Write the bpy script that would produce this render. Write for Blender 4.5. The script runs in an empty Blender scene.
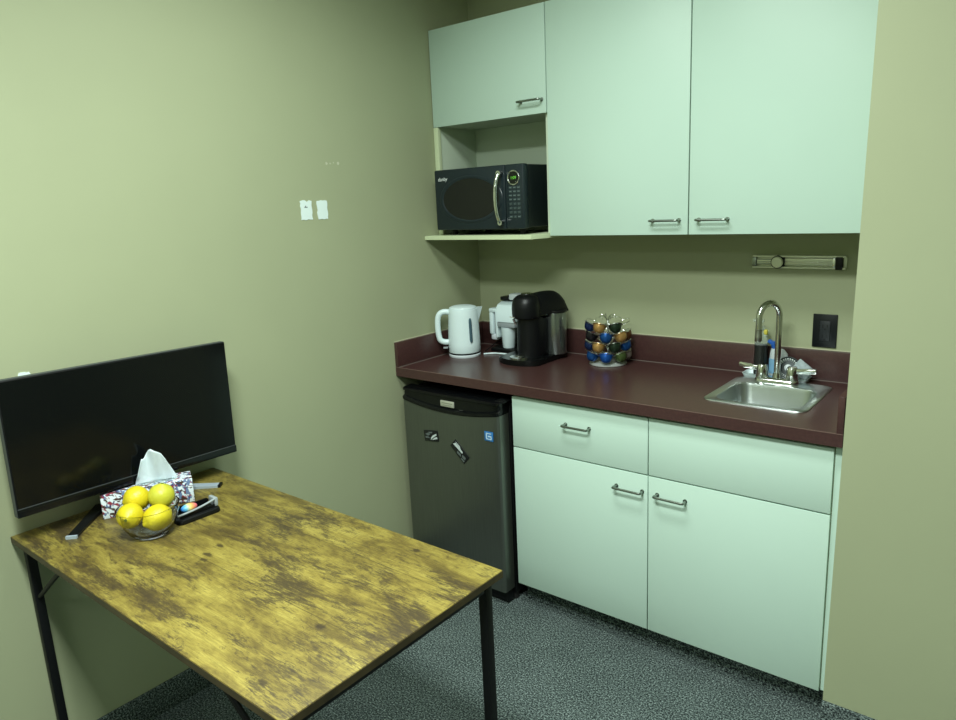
import bpy, bmesh, math, random
from mathutils import Vector, Matrix, Euler
random.seed(7)
C = bpy.context.scene.collection
PI = math.pi
rad = math.radians

# ------------------------------------------------------------------ materials
def new_mat(name):
    m = bpy.data.materials.new(name); m.use_nodes = True
    nt = m.node_tree; b = nt.nodes['Principled BSDF']
    return m, nt, b
def N(nt, typ, **kw):
    n = nt.nodes.new(typ)
    for k, v in kw.items(): setattr(n, k, v)
    return n
def mat(name, col, rough=.5, metal=0., spec=.5, trans=0., ior=1.45, coat=0., bump=0., bscale=60., vary=0., vscale=8., emit=None, estr=0., alpha=1., sheen=0.):
    m, nt, b = new_mat(name)
    b.inputs['Base Color'].default_value = (*col, 1)
    b.inputs['Roughness'].default_value = rough
    b.inputs['Metallic'].default_value = metal
    b.inputs['Specular IOR Level'].default_value = spec
    b.inputs['Transmission Weight'].default_value = trans
    b.inputs['IOR'].default_value = ior
    b.inputs['Coat Weight'].default_value = coat
    if emit:
        b.inputs['Emission Color'].default_value = (*emit, 1); b.inputs['Emission Strength'].default_value = estr
    tc = N(nt, 'ShaderNodeTexCoord')
    if vary:
        no = N(nt, 'ShaderNodeTexNoise'); no.inputs['Scale'].default_value = vscale; no.inputs['Detail'].default_value = 4
        nt.links.new(tc.outputs['Object'], no.inputs['Vector'])
        r = N(nt, 'ShaderNodeMapRange'); r.inputs[1].default_value = .3; r.inputs[2].default_value = .7
        r.inputs[3].default_value = 1 - vary; r.inputs[4].default_value = 1 + vary
        nt.links.new(no.outputs[0], r.inputs[0])
        mx = N(nt, 'ShaderNodeMix', data_type='RGBA', blend_type='MULTIPLY'); mx.inputs[0].default_value = 1
        mx.inputs[6].default_value = (*col, 1)
        nt.links.new(r.outputs[0], mx.inputs[7]); nt.links.new(mx.outputs[2], b.inputs['Base Color'])
    if bump:
        no = N(nt, 'ShaderNodeTexNoise'); no.inputs['Scale'].default_value = bscale; no.inputs['Detail'].default_value = 3
        nt.links.new(tc.outputs['Object'], no.inputs['Vector'])
        bp = N(nt, 'ShaderNodeBump'); bp.inputs['Strength'].default_value = bump; bp.inputs['Distance'].default_value = .002
        nt.links.new(no.outputs[0], bp.inputs['Height']); nt.links.new(bp.outputs[0], b.inputs['Normal'])
    return m

def ramp(nt, stops, interp='LINEAR'):
    r = N(nt, 'ShaderNodeValToRGB'); r.color_ramp.interpolation = interp
    e = r.color_ramp.elements
    while len(e) < len(stops): e.new(.5)
    for i, (p, c) in enumerate(stops):
        e[i].position = p; e[i].color = (*c, 1) if len(c) == 3 else c
    return r
def noise(nt, vec, scale, detail=4, rough=.55, dist=0.):
    n = N(nt, 'ShaderNodeTexNoise')
    n.inputs['Scale'].default_value = scale; n.inputs['Detail'].default_value = detail
    n.inputs['Roughness'].default_value = rough; n.inputs['Distortion'].default_value = dist
    nt.links.new(vec, n.inputs['Vector']); return n.outputs[0]
def mapping(nt, vec, scale=(1,1,1), loc=(0,0,0), rot=(0,0,0)):
    m = N(nt, 'ShaderNodeMapping'); m.inputs['Scale'].default_value = scale; m.inputs['Location'].default_value = loc
    m.inputs['Rotation'].default_value = rot
    nt.links.new(vec, m.inputs['Vector']); return m.outputs[0]
def mixc(nt, fac, a, b, blend='MIX'):
    m = N(nt, 'ShaderNodeMix', data_type='RGBA', blend_type=blend)
    for v, i in ((fac, 0), (a, 6), (b, 7)):
        if isinstance(v, (int, float)): m.inputs[i].default_value = v
        elif isinstance(v, tuple): m.inputs[i].default_value = (*v, 1)
        else: nt.links.new(v, m.inputs[i])
    return m.outputs[2]
def math_(nt, op, a, b=None):
    m = N(nt, 'ShaderNodeMath', operation=op)
    for v, i in ((a, 0), (b, 1)):
        if v is None: continue
        if isinstance(v, (int, float)): m.inputs[i].default_value = v
        else: nt.links.new(v, m.inputs[i])
    return m.outputs[0]

WALLC = (.350, .380, .240)
def wall_material(name, specks=()):
    m, nt, b = new_mat(name)
    g = N(nt, 'ShaderNodeNewGeometry')
    v = noise(nt, g.outputs['Position'], 1.6, 3)
    r = ramp(nt, [(.3, tuple(c*.97 for c in WALLC)), (.7, tuple(c*1.03 for c in WALLC))])
    nt.links.new(v, r.inputs[0]); col = r.outputs[0]
    for (p, rad_) in specks:                       # small scuffs / filler dabs on the paint
        d = N(nt, 'ShaderNodeVectorMath', operation='DISTANCE'); d.inputs[1].default_value = p
        nt.links.new(g.outputs['Position'], d.inputs[0])
        wob = noise(nt, g.outputs['Position'], 160, 2)
        dd = math_(nt, 'MULTIPLY', d.outputs['Value'], math_(nt, 'ADD', wob, .5))
        col = mixc(nt, math_(nt, 'MULTIPLY', math_(nt, 'LESS_THAN', dd, rad_), .6), col, (.62, .62, .48))
    nt.links.new(col, b.inputs['Base Color'])
    b.inputs['Roughness'].default_value = .62; b.inputs['Specular IOR Level'].default_value = .35
    bn = noise(nt, g.outputs['Position'], 260, 3)
    bp = N(nt, 'ShaderNodeBump'); bp.inputs['Strength'].default_value = .12; bp.inputs['Distance'].default_value = .001
    nt.links.new(bn, bp.inputs['Height']); nt.links.new(bp.outputs[0], b.inputs['Normal'])
    return m
M = {}
M['wall'] = wall_material('wall_paint')
M['wall_left'] = wall_material('wall_paint_left', [((0,-.863,1.739),.005),((0,-.846,1.739),.003),((0,-.808,1.74),.006),((0,-.83,1.742),.0025)])
M['wall_right'] = wall_material('wall_paint_right', [((2.04,-.603,.235),.004)])
M['ceiling'] = mat('ceiling_tile', (.84,.85,.82), .9, bump=.3, bscale=90)
def carpet():
    m, nt, b = new_mat('carpet_loop')
    g = N(nt, 'ShaderNodeNewGeometry'); P = g.outputs['Position']
    a = noise(nt, P, 185, 2, .75); c = noise(nt, P, 7, 3)
    s = math_(nt, 'ADD', a, math_(nt, 'MULTIPLY', math_(nt, 'SUBTRACT', c, .5), .06))
    r = ramp(nt, [(.35, (.006,.008,.009)), (.45, (.040,.052,.052)), (.54, (.105,.135,.132)), (.66, (.28,.34,.33))])
    nt.links.new(s, r.inputs[0]); nt.links.new(r.outputs[0], b.inputs['Base Color'])
    b.inputs['Roughness'].default_value = 1; b.inputs['Specular IOR Level'].default_value = .1
    bp = N(nt, 'ShaderNodeBump'); bp.inputs['Strength'].default_value = .8; bp.inputs['Distance'].default_value = .004
    nt.links.new(a, bp.inputs['Height']); nt.links.new(bp.outputs[0], b.inputs['Normal'])
    return m
M['carpet'] = carpet()
M['cab'] = mat('cabinet_laminate', (.53,.69,.605), .42, spec=.4, vary=.012, vscale=3)
M['cab_edge'] = mat('cabinet_edge_band', (.60,.68,.45), .45)
M['cab_in'] = mat('cabinet_interior', (.56,.65,.52), .6)
def laminate():
    m, nt, b = new_mat('maroon_laminate')
    g = N(nt, 'ShaderNodeNewGeometry')
    v = noise(nt, g.outputs['Position'], 120, 4, .65)
    r = ramp(nt, [(.35, (.050,.022,.021)), (.65, (.066,.029,.027))])
    nt.links.new(v, r.inputs[0]); nt.links.new(r.outputs[0], b.inputs['Base Color'])
    b.inputs['Roughness'].default_value = .30; b.inputs['Specular IOR Level'].default_value = .5
    return m
M['laminate'] = laminate()
M['caulk'] = mat('caulk', (.50,.50,.36), .6)
M['seam_light'] = mat('laminate_joint', (.17,.145,.13), .5)
M['seam'] = mat('laminate_seam', (.16,.10,.085), .5)
def wood():
    m, nt, b = new_mat('rustic_wood')
    g = N(nt, 'ShaderNodeNewGeometry'); P = g.outputs['Position']
    base_n = noise(nt, mapping(nt, P, (1.8,6,1)), 3.0, 9, .70, .35)
    base = ramp(nt, [(.30, (.078,.056,.016)), (.43, (.140,.103,.024)), (.53, (.238,.184,.039)), (.68, (.335,.272,.063))])
    nt.links.new(base_n, base.inputs[0])
    gr = noise(nt, mapping(nt, P, (5,85,10)), 4, 8, .78, .4)
    gf = N(nt, 'ShaderNodeMapRange'); gf.inputs[1].default_value=.36; gf.inputs[2].default_value=.62; gf.inputs[3].default_value=.62; gf.inputs[4].default_value=1.14
    nt.links.new(gr, gf.inputs[0])
    c1 = mixc(nt, 1., base.outputs[0], gf.outputs[0], 'MULTIPLY')
    # brown stain patches broken up by the grain
    p1 = noise(nt, mapping(nt, P, (2.3,6.8,1), (3.1,.4,0)), 1.7, 9, .74, .4)
    p2 = noise(nt, mapping(nt, P, (13,85,1)), 2.6, 8, .8, .5)
    ps = math_(nt, 'ADD', math_(nt, 'MULTIPLY', p1, .62), math_(nt, 'MULTIPLY', p2, .38))
    pr = ramp(nt, [(.500, (0,0,0)), (.528, (.55,.55,.55)), (.575, (.95,.95,.95))])
    nt.links.new(ps, pr.inputs[0])
    c2 = mixc(nt, pr.outputs[0], c1, (.046,.033,.016))
    # smaller rubbed marks
    q1 = noise(nt, mapping(nt, P, (10,17,1), (1.7,6.4,0)), 2.0, 9, .78, .9)
    qr = ramp(nt, [(.575, (0,0,0)), (.64, (.85,.85,.85))]); nt.links.new(q1, qr.inputs[0])
    c2 = mixc(nt, qr.outputs[0], c2, (.050,.035,.016))
    # saw scratches across the board
    s1 = noise(nt, mapping(nt, P, (60,7,1), (0,0,0), (0,0,.6)), 2.6, 5, .75, .2)
    s2 = noise(nt, mapping(nt, P, (3,5,1), (7,2,0)), 1.8, 4)
    ss = ramp(nt, [(.48, (0,0,0)), (.58, (1,1,1))]); nt.links.new(s2, ss.inputs[0])
    sr = ramp(nt, [(.54, (0,0,0)), (.66, (.8,.8,.8))]); nt.links.new(s1, sr.inputs[0])
    c3 = mixc(nt, math_(nt, 'MULTIPLY', sr.outputs[0], ss.outputs[0]), c2, (.085,.060,.022))
    # dark knots
    vor = N(nt, 'ShaderNodeTexVoronoi'); vor.inputs['Scale'].default_value = 6.0
    nt.links.new(mapping(nt, P, (1,1.9,0), (.3,.1,0)), vor.inputs['Vector'])
    kn = math_(nt, 'ADD', vor.outputs['Distance'], math_(nt, 'MULTIPLY', noise(nt, P, 60, 4), .2))
    kr = ramp(nt, [(.15, (.85,.85,.85)), (.20, (0,0,0))]); nt.links.new(kn, kr.inputs[0])
    c4 = mixc(nt, kr.outputs[0], c3, (.036,.025,.012))
    # two board seams along the length
    sp = N(nt, 'ShaderNodeSeparateXYZ'); nt.links.new(P, sp.inputs[0])
    for yy in (-1.60, -1.83):
        dd = math_(nt, 'ABSOLUTE', math_(nt, 'SUBTRACT', sp.outputs[1], yy))
        c4 = mixc(nt, math_(nt, 'MULTIPLY', math_(nt, 'LESS_THAN', dd, .0012), .6), c4, (.040,.028,.012))
    nt.links.new(c4, b.inputs['Base Color'])
    b.inputs['Roughness'].default_value = .48; b.inputs['Specular IOR Level'].default_value = .3
    return m
M['wood'] = wood()
M['wood_edge'] = mat('wood_edge_band', (.050,.036,.014), .5, vary=.4, vscale=14)
M['black_metal'] = mat('black_powder_coat', (.004,.0045,.0055), .5, spec=.3)
M['black_plastic'] = mat('black_plastic', (.004,.0045,.005), .42, spec=.35)
M['black_gloss'] = mat('black_gloss', (.003,.0035,.004), .2, spec=.4)
M['soft_black'] = mat('soft_black', (.003,.0035,.0045), .38, spec=.35)
M['black_tank'] = mat('smoked_plastic', (.13,.16,.16), .12, trans=.6)
M['silver_disc'] = mat('silver_disc', (.50,.53,.52), .35, .4)
M['tank_silver'] = mat('tank_silver', (.24,.265,.26), .2, .9)
M['screen'] = mat('screen_glass', (.003,.0038,.0042), .14, spec=.3)
M['navy_metal'] = mat('microwave_case', (.010,.0185,.024), .34, spec=.5)
M['mw_side'] = mat('microwave_side', (.005,.009,.010), .45)
M['mw_window'] = mat('microwave_window', (.010,.011,.010), .06, spec=.5)
M['chrome'] = mat('chrome', (.72,.74,.72), .12, 1.)
M['nickel'] = mat('brushed_nickel', (.42,.43,.40), .3, 1.)
M['dark_nickel'] = mat('pull_nickel', (.26,.29,.26), .32, 1.)
M['holder_silver'] = mat('holder_silver', (.74,.77,.60), .3, .25)
M['steel'] = mat('sink_steel', (.55,.60,.60), .28, 1., bump=.05, bscale=300)
def brushed(name, col, rough):
    m, nt, b = new_mat(name)
    tc = N(nt, 'ShaderNodeTexCoord')
    n = noise(nt, mapping(nt, tc.outputs['Object'], (400,400,4)), 2, 3)
    r = ramp(nt, [(.3, tuple(c*.9 for c in col)), (.7, tuple(c*1.1 for c in col))])
    nt.links.new(n, r.inputs[0]); nt.links.new(r.outputs[0], b.inputs['Base Color'])
    b.inputs['Metallic'].default_value = .85; b.inputs['Roughness'].default_value = rough
    return m
M['fridge_steel'] = brushed('dark_stainless', (.17,.185,.165), .34)
M['white_plastic'] = mat('white_plastic', (.70,.83,.86), .28)
M['white_grey'] = mat('pale_grey_plastic', (.62,.68,.72), .35)
M['grey_plastic'] = mat('grey_plastic', (.30,.34,.36), .4)
M['trim_grey'] = mat('trim_grey', (.045,.052,.055), .5)
M['silver_plastic'] = mat('silver_paint', (.42,.50,.58), .35, .3)
M['window_blue'] = mat('level_window', (.05,.10,.13), .2)
M['tissue'] = mat('tissue_paper', (.72,.84,.90), .9, bump=.3, bscale=120)
M['paper'] = mat('white_paper', (.72,.83,.82), .85, bump=.4, bscale=220)
M['ink'] = mat('dark_ink', (.10,.12,.12), .8)
M['lemon'] = mat('lemon_skin', (.58,.475,.014), .36, bump=.55, bscale=190, vary=.06, vscale=22)
M['lemon_green'] = mat('greenish_lemon_skin', (.50,.49,.04), .36, bump=.55, bscale=190, vary=.08, vscale=22)
M['lemon_end'] = mat('lemon_stem', (.16,.20,.03), .7)
M['glass'] = mat('clear_glass', (.96,.99,.98), .02, trans=1., ior=1.45)
M['clear_plastic'] = mat('clear_plastic', (.85,.93,.92), .08, trans=.85, ior=1.3)
M['blue_plastic'] = mat('blue_plastic', (.02,.12,.52), .3)
M['label_blue'] = mat('blue_label', (.22,.44,.66), .5)
M['dark_label'] = mat('black_label', (.012,.014,.013), .4)
M['yellow_plastic'] = mat('yellow_plastic', (.62,.55,.08), .4)
M['brush_grey'] = mat('brush_ring_plastic', (.05,.065,.07), .5)
M['bristle'] = mat('bristle_white', (.72,.78,.78), .8)
M['cloth'] = mat('dish_cloth', (.34,.40,.42), .95, bump=.6, bscale=150, vary=.3, vscale=60)
M['outlet'] = mat('outlet_black', (.004,.0055,.007), .4, spec=.35)
M['outlet_face'] = mat('outlet_face', (.014,.017,.021), .4)
M['outlet_dark'] = mat('outlet_slot', (.003,.003,.003), .7)
M['magnet_black'] = mat('magnet_black', (.008,.009,.010), .35)
M['magnet_white'] = mat('magnet_print', (.55,.62,.62), .4)
M['magnet_grey'] = mat('magnet_print_grey', (.10,.12,.12), .4)
M['sticker_blue'] = mat('sticker_blue', (.03,.16,.42), .4)
M['sticker_white'] = mat('sticker_white', (.45,.62,.78), .4)
M['badge'] = mat('badge_silver', (.52,.53,.44), .4, .35)
M['badge_dark'] = mat('badge_line', (.30,.31,.24), .4, .3)
M['lcd'] = mat('lcd_black', (.004,.006,.004), .15)
M['lcd_on'] = mat('lcd_segments', (.02,.10,.01), .4, emit=(.25,1.,.08), estr=.28)
M['button'] = mat('button_print', (.030,.048,.050), .5)
M['button_text'] = mat('button_print_light', (.13,.17,.17), .5)
M['logo'] = mat('logo_print', (.75,.80,.80), .4)
M['rubber'] = mat('rubber', (.010,.010,.010), .7)
M['bronze_gap'] = mat('dark_void', (.010,.012,.011), .8)
POD = {'navy': (.012,.028,.10), 'gold': (.43,.25,.085), 'dark green': (.016,.032,.018), 'black': (.016,.015,.018),
       'blue': (.010,.068,.25), 'brown': (.13,.055,.022), 'bright blue': (.012,.085,.38), 'olive green': (.07,.11,.035), 'silver': (.30,.28,.25)}
for k, c in POD.items(): M['pod_'+k] = mat('pod_'+k.replace(' ', '_'), c, .3, .55)
M['foil'] = mat('pod_foil', (.55,.58,.54), .3, .9)
def tissue_print():
    m, nt, b = new_mat('tissue_box_print')
    tc = N(nt, 'ShaderNodeTexCoord'); P = tc.outputs['Object']
    col = (.70,.79,.85)
    for k, (rz, rx, c, th) in enumerate([(.9,.7,(.03,.05,.15),.56), (-.7,.5,(.25,.025,.05),.575), (.35,-.6,(.05,.025,.018),.575), (-1.1,-.5,(.13,.20,.36),.58)]):
        v = mapping(nt, P, (1,1,1), (k*.37,k*.61,0), (rx,.4,rz))
        st = noise(nt, mapping(nt, v, (38,140,64)), 1., 1, .4, .6)
        r = ramp(nt, [(th, (0,0,0)), (th+.02, (1,1,1))]); nt.links.new(st, r.inputs[0])
        col = mixc(nt, r.outputs[0], col, c)
    nt.links.new(col, b.inputs['Base Color'])
    b.inputs['Roughness'].default_value = .5
    return m
M['tissue_box'] = tissue_print()
def rainbow():
    m, nt, b = new_mat('rainbow_core')
    tc = N(nt, 'ShaderNodeTexCoord'); sp = N(nt, 'ShaderNodeSeparateXYZ'); nt.links.new(tc.outputs['Object'], sp.inputs[0])
    mr = N(nt, 'ShaderNodeMapRange'); mr.inputs[1].default_value = -.024; mr.inputs[2].default_value = .024
    nt.links.new(sp.outputs[1], mr.inputs[0])
    r = ramp(nt, [(0, (.02,.16,.60)), (.25, (.12,.45,.62)), (.45, (.75,.66,.20)), (.62, (.75,.36,.12)), (.85, (.75,.16,.18)), (1, (.65,.14,.25))])
    nt.links.new(mr.outputs[0], r.inputs[0]); nt.links.new(r.outputs[0], b.inputs['Base Color'])
    b.inputs['Roughness'].default_value = .35
    return m
M['rainbow'] = rainbow()

# ------------------------------------------------------------------ mesh helpers
class MB:
    def __init__(s): s.bm = bmesh.new(); s.slot = 0
    def _mi(s, faces):
        for f in faces: f.material_index = s.slot
    def box(s, x0, x1, y0, y1, z0, z1, bev=0., seg=2, rot=None, piv=None):
        r = bmesh.ops.create_cube(s.bm, size=1)
        vs = r['verts']
        bmesh.ops.scale(s.bm, vec=(x1-x0, y1-y0, z1-z0), verts=vs)
        bmesh.ops.translate(s.bm, vec=((x0+x1)/2, (y0+y1)/2, (z0+z1)/2), verts=vs)
        fs = list({f for v in vs for f in v.link_faces})
        if bev:
            es = list({e for v in vs for e in v.link_edges})
            rr = bmesh.ops.bevel(s.bm, geom=es, offset=bev, segments=seg, affect='EDGES', profile=.5, clamp_overlap=True)
            fs = list({f for f in rr['faces']} | {f for f in fs if f.is_valid})
            vs = list({v for f in fs for v in f.verts})
            allf = set(fs)
            for v in vs:
                for f in v.link_faces: allf.add(f)
            fs = list(allf); vs = list({v for f in fs for v in f.verts})
        if rot is not None: bmesh.ops.rotate(s.bm, verts=vs, cent=piv or ((x0+x1)/2, (y0+y1)/2, (z0+z1)/2), matrix=rot)
        s._mi(fs); return vs
    def prism(s, pts, axis, a, b, bev=0.):
        # polygon in the plane perpendicular to axis, extruded from a to b
        def P(p, t):
            return {'x': (t, p[0], p[1]), 'y': (p[0], t, p[1]), 'z': (p[0], p[1], t)}[axis]
        va = [s.bm.verts.new(P(p, a)) for p in pts]; vb = [s.bm.verts.new(P(p, b)) for p in pts]
        n = len(pts); fs = [s.bm.faces.new(va), s.bm.faces.new(list(reversed(vb)))]
        for i in range(n): fs.append(s.bm.faces.new((va[i], vb[i], vb[(i+1) % n], va[(i+1) % n])))
        s._mi(fs)
        if bev:
            es = list({e for f in fs[:2] for e in f.edges})
            rr = bmesh.ops.bevel(s.bm, geom=es, offset=bev, segments=2, affect='EDGES', clamp_overlap=True)
            s._mi(rr['faces'])
        return va + vb
    def lathe(s, prof, c=(0,0,0), n=32, M_=None, a0=0., a1=2*PI, closed_ends=True):
        full = abs(a1-a0-2*PI) < 1e-6
        k = n if full else n+1
        rings = []; fs = []
        for (r, z) in prof:
            if r < 1e-6 and full:
                rings.append([s.bm.verts.new((0,0,z))])
            else:
                rings.append([s.bm.verts.new((r*math.cos(a0+(a1-a0)*i/n), r*math.sin(a0+(a1-a0)*i/n), z)) for i in range(k)])
        for A, B in zip(rings, rings[1:]):
            m = n
            for i in range(m):
                j = (i+1) % k
                if len(A) == 1 and len(B) == 1: continue
                if len(A) == 1: fs.append(s.bm.faces.new((A[0], B[j], B[i])))
                elif len(B) == 1: fs.append(s.bm.faces.new((A[i], A[j], B[0])))
                else: fs.append(s.bm.faces.new((A[i], A[j], B[j], B[i])))
        if closed_ends and full:
            for R_ in (rings[0], rings[-1]):
                if len(R_) > 1: fs.append(s.bm.faces.new(R_))
        vs = [v for R_ in rings for v in R_]
        if M_ is not None: bmesh.ops.transform(s.bm, matrix=M_, verts=vs)
        bmesh.ops.translate(s.bm, vec=c, verts=vs)
        s._mi(fs); return vs
    def cyl(s, p0, p1, r0, r1=None, n=20):
        p0, p1 = Vector(p0), Vector(p1); d = p1-p0
        q = d.to_track_quat('Z', 'Y').to_matrix().to_4x4()
        return s.lathe([(0,0),(r0,0),(r1 if r1 is not None else r0, d.length),(0,d.length)], tuple(p0), n, q, closed_ends=False)
    def tube(s, path, r, n=10, cap=True, closed=False, flat=1.):
        path = [Vector(p) for p in path]; m = len(path)
        rings = []; up = None
        for i, p in enumerate(path):
            if closed: t = path[(i+1) % m]-path[i-1]
            else: t = path[min(i+1, m-1)]-path[max(i-1, 0)]
            t.normalize()
            if up is None:
                up = Vector((0,0,1)) if abs(t.z) < .9 else Vector((1,0,0))
            sd = t.cross(up).normalized(); up = sd.cross(t).normalized()
            rr = r[i] if isinstance(r, (list, tuple)) else r
            rings.append([s.bm.verts.new(p + sd*rr*math.cos(2*PI*k/n) + up*rr*flat*math.sin(2*PI*k/n)) for k in range(n)])
        fs = []
        pairs = list(zip(rings, rings[1:])) + ([(rings[-1], rings[0])] if closed else [])
        for A, B in pairs:
            for k in range(n): fs.append(s.bm.faces.new((A[k], A[(k+1) % n], B[(k+1) % n], B[k])))
        if cap and not closed:
            fs.append(s.bm.faces.new(rings[0])); fs.append(s.bm.faces.new(list(reversed(rings[-1]))))
        s._mi(fs); return [v for R_ in rings for v in R_]
    def sphere(s, c, r, sc=(1,1,1), n=20, rot=None):
        rr = bmesh.ops.create_uvsphere(s.bm, u_segments=n, v_segments=max(8, n*2//3), radius=r)
        vs = rr['verts']; bmesh.ops.scale(s.bm, vec=sc, verts=vs)
        if rot is not None: bmesh.ops.rotate(s.bm, verts=vs, cent=(0,0,0), matrix=rot)
        bmesh.ops.translate(s.bm, vec=c, verts=vs)
        s._mi({f for v in vs for f in v.link_faces}); return vs
    def loft(s, loops, cap0=False, cap1=False):
        rings = [[s.bm.verts.new(p) for p in L] for L in loops]; fs = []
        n = len(rings[0])
        for A, B in zip(rings, rings[1:]):
            for k in range(n): fs.append(s.bm.faces.new((A[k], A[(k+1) % n], B[(k+1) % n], B[k])))
        if cap0: fs.append(s.bm.faces.new(list(reversed(rings[0]))))
        if cap1: fs.append(s.bm.faces.new(rings[-1]))
        s._mi(fs); return rings
    def build(s, name, material, parent=None, local=False, loc=None, rot=None, smooth=True, angle=35):
        bmesh.ops.recalc_face_normals(s.bm, faces=s.bm.faces)
        off = Vector((0,0,0))
        if not local:
            if parent is not None:
                p = parent
                while p is not None: off += p.location; p = p.parent
            elif loc is not None: off = Vector(loc)
            if off.length: bmesh.ops.translate(s.bm, vec=-off, verts=s.bm.verts)
        me = bpy.data.meshes.new(name); s.bm.to_mesh(me); s.bm.free()
        for m in (material if isinstance(material, (list, tuple)) else [material]): me.materials.append(M[m] if isinstance(m, str) else m)
        if smooth:
            for p in me.polygons: p.use_smooth = True
            me.set_sharp_from_angle(angle=rad(angle))
        o = bpy.data.objects.new(name, me); C.objects.link(o)
        if parent is not None: o.parent = parent
        if loc is not None: o.location = loc
        if rot is not None: o.rotation_euler = rot
        return o
def tag(o, label, cat, group=None):
    o['label'] = label; o['category'] = cat
    if group: o['group'] = group
    return o
def thing(name, label, cat, loc, rz=0., group=None):
    o = bpy.data.objects.new(name, None); C.objects.link(o); o.empty_display_size = .05
    o.location = loc; o.rotation_euler = (0,0,rz); return tag(o, label, cat, group)
def struct(o): o['kind'] = 'structure'; return o
def bx(name, m, x0, x1, y0, y1, z0, z1, bev=0., parent=None, loc=None, **k):
    b = MB(); b.box(x0, x1, y0, y1, z0, z1, bev); return b.build(name, m, parent, loc=loc, **k)
def bez(p0, p1, p2, p3, n=12):
    out = []
    for i in range(n+1):
        t = i/n; a = (1-t)**3; b = 3*t*(1-t)**2; c = 3*t*t*(1-t); d = t**3
        out.append(tuple(a*p0[k]+b*p1[k]+c*p2[k]+d*p3[k] for k in range(3)))
    return out
def rrect(x0, x1, y0, y1, r, z, n=6):
    out = []
    for (cx, cy, a) in ((x1-r, y1-r, 0), (x0+r, y1-r, 90), (x0+r, y0+r, 180), (x1-r, y0+r, 270)):
        for i in range(n+1):
            t = rad(a+90*i/n); out.append((cx+r*math.cos(t), cy+r*math.sin(t), z))
    return out
def text_mesh(name, s, size, m, parent, loc, rot, depth=.0003, shear=0., local=False):
    cu = bpy.data.curves.new(name, 'FONT'); cu.body = s; cu.size = size; cu.extrude = depth; cu.align_x = 'LEFT'; cu.shear = shear
    tmp = bpy.data.objects.new(name+'_curve', cu); C.objects.link(tmp)
    dg = bpy.context.evaluated_depsgraph_get(); me = bpy.data.meshes.new_from_object(tmp.evaluated_get(dg))
    C.objects.unlink(tmp); bpy.data.objects.remove(tmp); bpy.data.curves.remove(cu)
    me.materials.clear(); me.materials.append(M[m])
    o = bpy.data.objects.new(name, me); C.objects.link(o); o.parent = parent
    off = Vector((0,0,0)); p = parent
    if not local:
        while p is not None: off += p.location; p = p.parent
    o.location = Vector(loc)-off; o.rotation_euler = rot; return o

# ------------------------------------------------------------------ camera
F, YAW, PITCH, ROLL = 714.4, .6894, -.2173, -.0469
cy_, sy_, cp_, sp_ = math.cos(YAW), math.sin(YAW), math.cos(PITCH), math.sin(PITCH)
fw = Vector((-sy_*cp_, cy_*cp_, sp_)); r0 = Vector((cy_, sy_, 0)); u0 = r0.cross(fw)
cr, sr_ = math.cos(ROLL), math.sin(ROLL)
rt = cr*r0 + sr_*u0; up_ = -sr_*r0 + cr*u0
cam = bpy.data.cameras.new('camera'); cam.sensor_width = 36; cam.lens = F/956*36; cam.clip_start = .02
co = bpy.data.objects.new('camera', cam); C.objects.link(co)
mw = Matrix.Identity(4)
for i in range(3): mw[i][0] = rt[i]; mw[i][1] = up_[i]; mw[i][2] = -fw[i]
mw[0][3], mw[1][3], mw[2][3] = 2.1346, -2.632, 1.5753
co.matrix_world = mw
bpy.context.scene.camera = co

# ------------------------------------------------------------------ the room
XR, YB, ZC = 4.2, -5.2, 2.72
WX, WY = 1.722, -.603          # corner of the wall that closes the kitchen niche
struct(bx('floor', 'carpet', 0, XR, YB, 0, -.05, 0))
struct(bx('ceiling', 'ceiling', 0, XR, YB, 0, ZC, ZC+.05))
struct(bx('wall_left', 'wall_left', -.1, 0, YB, 0, 0, ZC))
struct(bx('wall_back', 'wall', -.1, WX, 0, .1, 0, ZC))
b = MB(); vv = b.box(WX, XR, WY, .1, 0, ZC)
for v in vv:
    if v.co.x < 2: v.co.x += -.006+.0105*v.co.z        # the wall edge is a little out of plumb
struct(b.build('wall_right', 'wall_right'))
struct(bx('wall_rear', 'wall', -.1, XR+.1, YB-.1, YB, 0, ZC))
struct(bx('wall_side', 'wall', XR, XR+.1, YB, WY, 0, ZC))
def base_strip(name, x0, x1, y0, y1, cap):
    b = MB(); b.box(x0, x1, y0, y1, 0, .098, .002); o = b.build(name, 'carpet'); struct(o)
    return o
base_strip('baseboard_left', 0, .011, YB, -.05, 0)
base_strip('baseboard_right', WX-.0062, XR, WY-.011, WY, 0)
base_strip('baseboard_kick', .59, WX, -.512, -.50, 0)

# ------------------------------------------------------------------ wall patches
def patch(name, label, cy, cz, w, h, smudge, grp):
    b = MB(); n = 9; pts = []
    rnd = random.Random(int(cy*1000))
    for i in range(n): pts.append((cy-w/2+rnd.uniform(-.0025,.0025), cz-h/2+h*i/(n-1)))
    for i in range(1, 5): pts.append((cy-w/2+w*i/5, cz+h/2+rnd.uniform(-.003,.004)))
    for i in range(n): pts.append((cy+w/2+rnd.uniform(-.002,.002), cz+h/2-h*i/(n-1)))
    for i in range(1, 5): pts.append((cy+w/2-w*i/5, cz-h/2+rnd.uniform(-.002,.002)))
    b.prism(pts, 'x', .0002, .0016)
    o = b.build(name, 'paper', loc=(0,cy,cz-h/2), smooth=False); tag(o, label, 'wall patch', grp)
    if smudge:
        b = MB(); b.box(.0016, .002, cy-.008, cy+.006, cz+.010, cz+.013); b.box(.0016, .002, cy-.004, cy-.001, cz+.012, cz+.017)
        b.build('smudge', 'ink', o, smooth=False)
    return o
patch('wall_patch', 'white torn paper patch with a dark smudge on the wall, left of the pair', -.975, 1.574, .050, .066, True, 'white patches on the left wall')
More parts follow.
